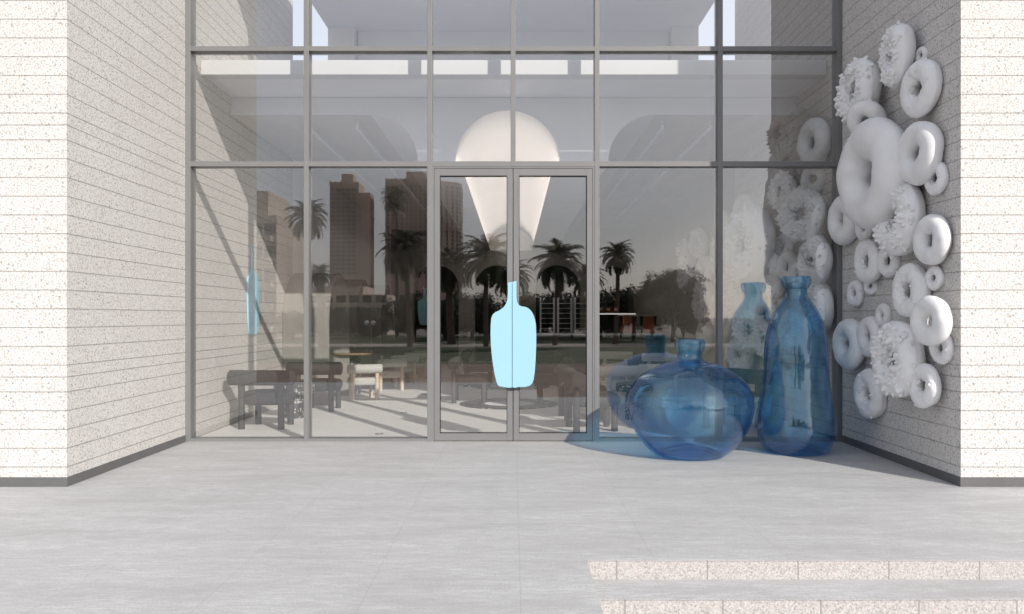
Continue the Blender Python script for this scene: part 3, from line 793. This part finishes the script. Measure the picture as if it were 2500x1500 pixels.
def tree(px, ytop, D, rpx, label, i):
    x, y = MIR(px, D); r = rpx/F*D*1.25; zc = PZ(ytop, D)-r*.85
    e = empty('broadleaf_tree', (x, y, -.31), label, 'tree', 'leafy trees mirrored in the glass')
    b = MB(); H = max(.8, zc+.31)
    b.tube([(0,0,0),(.05,.02,H*.4),(-.04,.05,H*.8),(0,0,H)], [.16,.13,.1,.05], 10)
    for k in range(5):
        a = k*1.26+i; b.tube([(0,0,H*(.45+.08*k)), (math.cos(a)*r*.35, math.sin(a)*r*.35, H*(.6+.08*k)), (math.cos(a)*r*.6, math.sin(a)*r*.6, H*(.72+.08*k))], [.07,.045,.015], 8)
    b.build('trunk', M['bark'], e, smooth=True)
    c = link('crown', LB[i % 2], e); c.location = (0,0,H); c.scale = (r, r, r*.9); c.rotation_euler.z = i*2.1
for i, a in enumerate((
    (1625,630,54,58,'bushy tree reflected right of the doors, behind the bar'),
    (1530,670,58,70,'dark tree reflected above the espresso bar'), (1450,680,62,66,'dark tree reflected behind the wire racks'),
    (1380,690,62,62,'leafy tree reflected at the right door centre'), (1290,685,64,66,'leafy tree reflected left in the right door'),
    (1140,690,62,60,'leafy tree reflected low in the left door'), (1075,700,60,60,'leafy tree reflected beside the left door frame'),
    (1000,690,60,58,'leafy tree reflected left of the door frame'), (560,690,55,60,'small tree reflected over the stone wall sign'),
    (1225,720,70,60,'low tree reflected behind the door plate'), (900,740,66,40,'low bush tree reflected before the terraced block'))):
    tree(*a, i)
for i, (px, yt, D, rp, lab) in enumerate((
    (1050,735,66,52,'dark shrub mass reflected beside the left door frame'), (1125,725,68,52,'dark shrub reflected low in the left door leaf'),
    (1200,730,70,50,'dark shrub reflected left of the door plate'), (1275,715,68,55,'dark shrub reflected right of the door plate'),
    (1350,712,70,55,'dark shrub reflected behind the right door leaf'), (1425,705,68,55,'dark shrub reflected at the right door jamb'),
    (1500,690,66,58,'tall dark shrub reflected just right of the doors'), (1575,690,68,58,'tall dark shrub reflected above the coffee machines'),
    (1650,680,66,62,'tall dark shrub reflected left of the donut cluster'), (960,745,70,46,'low shrub reflected left of the door frame'), (705,745,58,50,'dark shrub reflected at the left mullion'),
    (790,735,64,54,'dark shrub reflected before the terraced house, left part'), (875,735,64,54,'dark shrub reflected before the terraced house, right part'))):
    x, y = MIR(px, D); r = rp/F*D
    e = empty('shrub', (x, y, -.31), lab, 'shrub', 'shrubs in the park mirrored in the glass')
    H = PZ(yt, D)+.31
    b = MB()
    for k in range(4): b.tube([(0,0,0), (.3*r*math.cos(k*1.6), .3*r*math.sin(k*1.6), H*.55)], [.05,.02], 8)
    b.build('stems', M['bark'], e)
    c = link('foliage', LB[i % 2], e); c.location = (0, 0, H*.5); c.scale = (r*1.15, r, H*.62); c.rotation_euler.z = i*1.7
def tower(px0, px1, ytop, D, label, m, cols, rws, round_right=False, ybot=800):
    x0, y = MIR(px0, D); x1, _ = MIR(px1, D); H = PZ(ytop, D)+.3
    e = empty('tower_block', ((x0+x1)/2, y, -.31), label, 'building')
    w = x1-x0; hw = w/2; dep = w*.8
    b = MB()
    if round_right:
        b.box(-hw, hw*.35, -dep, 0, 0, H)
        b.tube([(hw*.35, -hw*.65-.3, 0), (hw*.35, -hw*.65-.3, H*.985)], hw*.65, 40)
    else: b.box(-hw, hw*.45, -dep, 0, 0, H).box(hw*.452, hw, -dep*.9, -1.2, 0, H*.93)
    b.box(-hw*.5, hw*.1, -dep*.7, -dep*.2, H, H+2.6)
    b.build('wall', m, e)
    fin = MB()
    nf = 6
    for k in range(nf):
        xx = -hw + (hw*1.35)*k/(nf-1)
        fin.box(xx-.13, xx+.13, .002, .35, 0, H+.25)
    fin.build('facade_fins', M['tower2'], e)
    me = MB().box(-.34, .34, -.25, .06, -.36, .36).mesh('window', M['win'])
    rest = MB(); cnt = 0
    spots = []
    for r in range(rws):
        for c in range(cols):
            z = H - 2.2 - r*(H*.62/rws)
            spots.append((-hw + (hw*1.35)*(c+.5)/cols, .01, z, 0))
    if round_right:
        for r in range(rws):
            z = H - 2.2 - r*(H*.62/rws)
            for c in range(9):
                a = -.25+ (PI/2+.5)*c/8 - .1
                spots.append((hw*.35+math.sin(a)*hw*.655, -hw*.65-.3+math.cos(a)*hw*.655, z, -a))
    for (sx, sy, sz, sa) in spots:
        if cnt < 100:
            o = link('window', me, e); o.location = (sx, sy, sz); o.rotation_euler.z = sa
        else:
            mt = Matrix.Translation((sx, sy, sz)) @ Matrix.Rotation(sa, 4, 'Z')
            pts = [mt @ Vector(p) for p in ((-.34,-.25,-.36),(.34,-.25,-.36),(.34,.06,-.36),(-.34,.06,-.36),(-.34,-.25,.36),(.34,-.25,.36),(.34,.06,.36),(-.34,.06,.36))]
            v = [rest.bm.verts.new(p) for p in pts]
            for f in ((3,2,1,0),(4,5,6,7),(0,1,5,4),(1,2,6,5),(2,3,7,6),(3,0,4,7)): rest.bm.faces.new([v[i] for i in f])
        cnt += 1
    if cnt > 100:
        o = rest.build('upper_windows', M['win'], e); o['kind'] = 'stuff'
tower(798, 892, 440, 230, 'brown tower block reflected in the second pane from the left', M['tower'], 10, 20)
tower(932, 1113, 432, 230, 'taller brown tower with a rounded end reflected beside the door', M['tower'], 11, 22, True)
def block(px0, px1, ytop, D, label, floors, cols):
    x0, y = MIR(px0, D); x1, _ = MIR(px1, D); H = PZ(ytop, D)+.3; w = x1-x0
    e = empty('apartment_house', ((x0+x1)/2, y, -.31), label, 'building')
    b = MB(); b.box(-w/2, w/2, -8, 0, 0, H*.82).box(-w/2+w*.1, w/2-w*.25, -7, -1.2, H*.82, H)
    b.build('wall', M['beige'], e)
    for f in range(floors):
        z = .6+f*(H*.8-.6)/floors
        MB().box(-w/2+.2, w/2-.2, .002, .9, z-.08, z+.35).build('balcony', M['beige'], e)
        for c in range(cols):
            xx = -w/2 + w*(c+.5)/cols
            wn = MB().box(-.42, .42, -.1, .04, 0, (H*.8/floors)*.52).build('window', M['win'], e); wn.location = (xx, 0, z+.38)
block(680, 935, 690, 75, 'low terraced beige house reflected beyond the palms', 3, 8)
block(540, 668, 455, 62, 'brown stone building reflected over the left stone wall', 5, 4)
for px, D, lab in ((893, 55, 'twin globe street lamp reflected before the terraced house'), (1120, 60, 'twin globe street lamp reflected in the left door')):
    x, y = MIR(px, D)
    e = empty('street_lamp', (x, y, -.31), lab, 'street lamp', 'globe lamps in the park')
    MB().tube([(0,0,0),(0,0,1.1)], [.05,.035], 10).build('post', M['black'], e); MB().tube([(-.2,0,1.1),(.2,0,1.1)], .02, 8).build('arm', M['black'], e)
    for s in (-1, 1):
        me = bpy.data.meshes.new('globe'); b = bmesh.new(); bmesh.ops.create_uvsphere(b, u_segments=16, v_segments=10, radius=.16); b.to_mesh(me); b.free(); me.materials.append(M['globe']); me.shade_smooth()
        o = link('globe', me, e); o.location = (s*.22, 0, 1.28)

# ------------------------------------------------------------------ light, sky, camera
sd = Vector((.61, -1, .65)).normalized()
el = math.asin(sd.z); az = math.atan2(sd.x, sd.y)
w = bpy.data.worlds.new('World'); scn.world = w; w.use_nodes = True
nt = w.node_tree; bg = nt.nodes['Background']
sky = nt.nodes.new('ShaderNodeTexSky'); sky.sky_type = 'NISHITA'; sky.sun_disc = False
sky.sun_elevation = el; sky.sun_rotation = az; sky.altitude = 50; sky.air_density = 1.0; sky.dust_density = 1.2; sky.ozone_density = 1.0
hs = nt.nodes.new('ShaderNodeHueSaturation'); hs.inputs['Saturation'].default_value = .5
nt.links.new(sky.outputs[0], hs.inputs['Color'])
hz = nt.nodes.new('ShaderNodeMix'); hz.data_type = 'RGBA'; hz.inputs[0].default_value = .6      # bright thin haze
nt.links.new(hs.outputs[0], hz.inputs[6]); 
tc = nt.nodes.new('ShaderNodeTexCoord'); sx = nt.nodes.new('ShaderNodeSeparateXYZ'); nt.links.new(tc.outputs['Generated'], sx.inputs[0])
rp = nt.nodes.new('ShaderNodeValToRGB'); nt.links.new(sx.outputs[2], rp.inputs[0])
for e_, (p_, c_) in zip((rp.color_ramp.elements[0], rp.color_ramp.elements[1]), ((.0, (.92,.89,.87,1)), (.15, (1.16,1.2,1.36,1)))): e_.position = p_; e_.color = c_
sc_ = nt.nodes.new('ShaderNodeMix'); sc_.data_type = 'RGBA'; sc_.blend_type = 'MULTIPLY'; sc_.inputs[0].default_value = 1
nt.links.new(rp.outputs[0], sc_.inputs[6]); sc_.inputs[7].default_value = (5.7, 5.7, 5.7, 1)
nt.links.new(sc_.outputs[2], hz.inputs[7])
nt.links.new(hz.outputs[2], bg.inputs[0]); bg.inputs[1].default_value = .14
sl = bpy.data.lights.new('sun', 'SUN'); sl.energy = 4.4; sl.angle = math.radians(.5); sl.color = (1, .945, .875)
so = bpy.data.objects.new('sun', sl); COL.objects.link(so); so.rotation_euler = sd.to_track_quat('Z', 'Y').to_euler(); so.location = sd*40
cam = bpy.data.cameras.new('camera'); co = bpy.data.objects.new('camera', cam); COL.objects.link(co)
co.location = (0, CAMY, EYE); co.rotation_euler = (PI/2, 0, 0)
cam.sensor_width = 36; cam.lens = 36*F/2473.0
cam.shift_x = -(VX-1236.5)/2473.0; cam.shift_y = (VY-742)/2473.0
cam.clip_start = .05; cam.clip_end = 9000
scn.camera = co
scn.view_settings.view_transform = 'Standard'; scn.view_settings.look = 'None'; scn.view_settings.exposure = 0; scn.view_settings.gamma = 1
scn.render.engine = 'CYCLES'
cy = scn.cycles
cy.use_denoising = True
try: cy.denoiser = 'OPENIMAGEDENOISE'
except Exception: pass
cy.max_bounces = 14; cy.diffuse_bounces = 4; cy.glossy_bounces = 5; cy.transmission_bounces = 10; cy.transparent_max_bounces = 24
cy.caustics_reflective = False; cy.caustics_refractive = False
cy.sample_clamp_indirect = 6
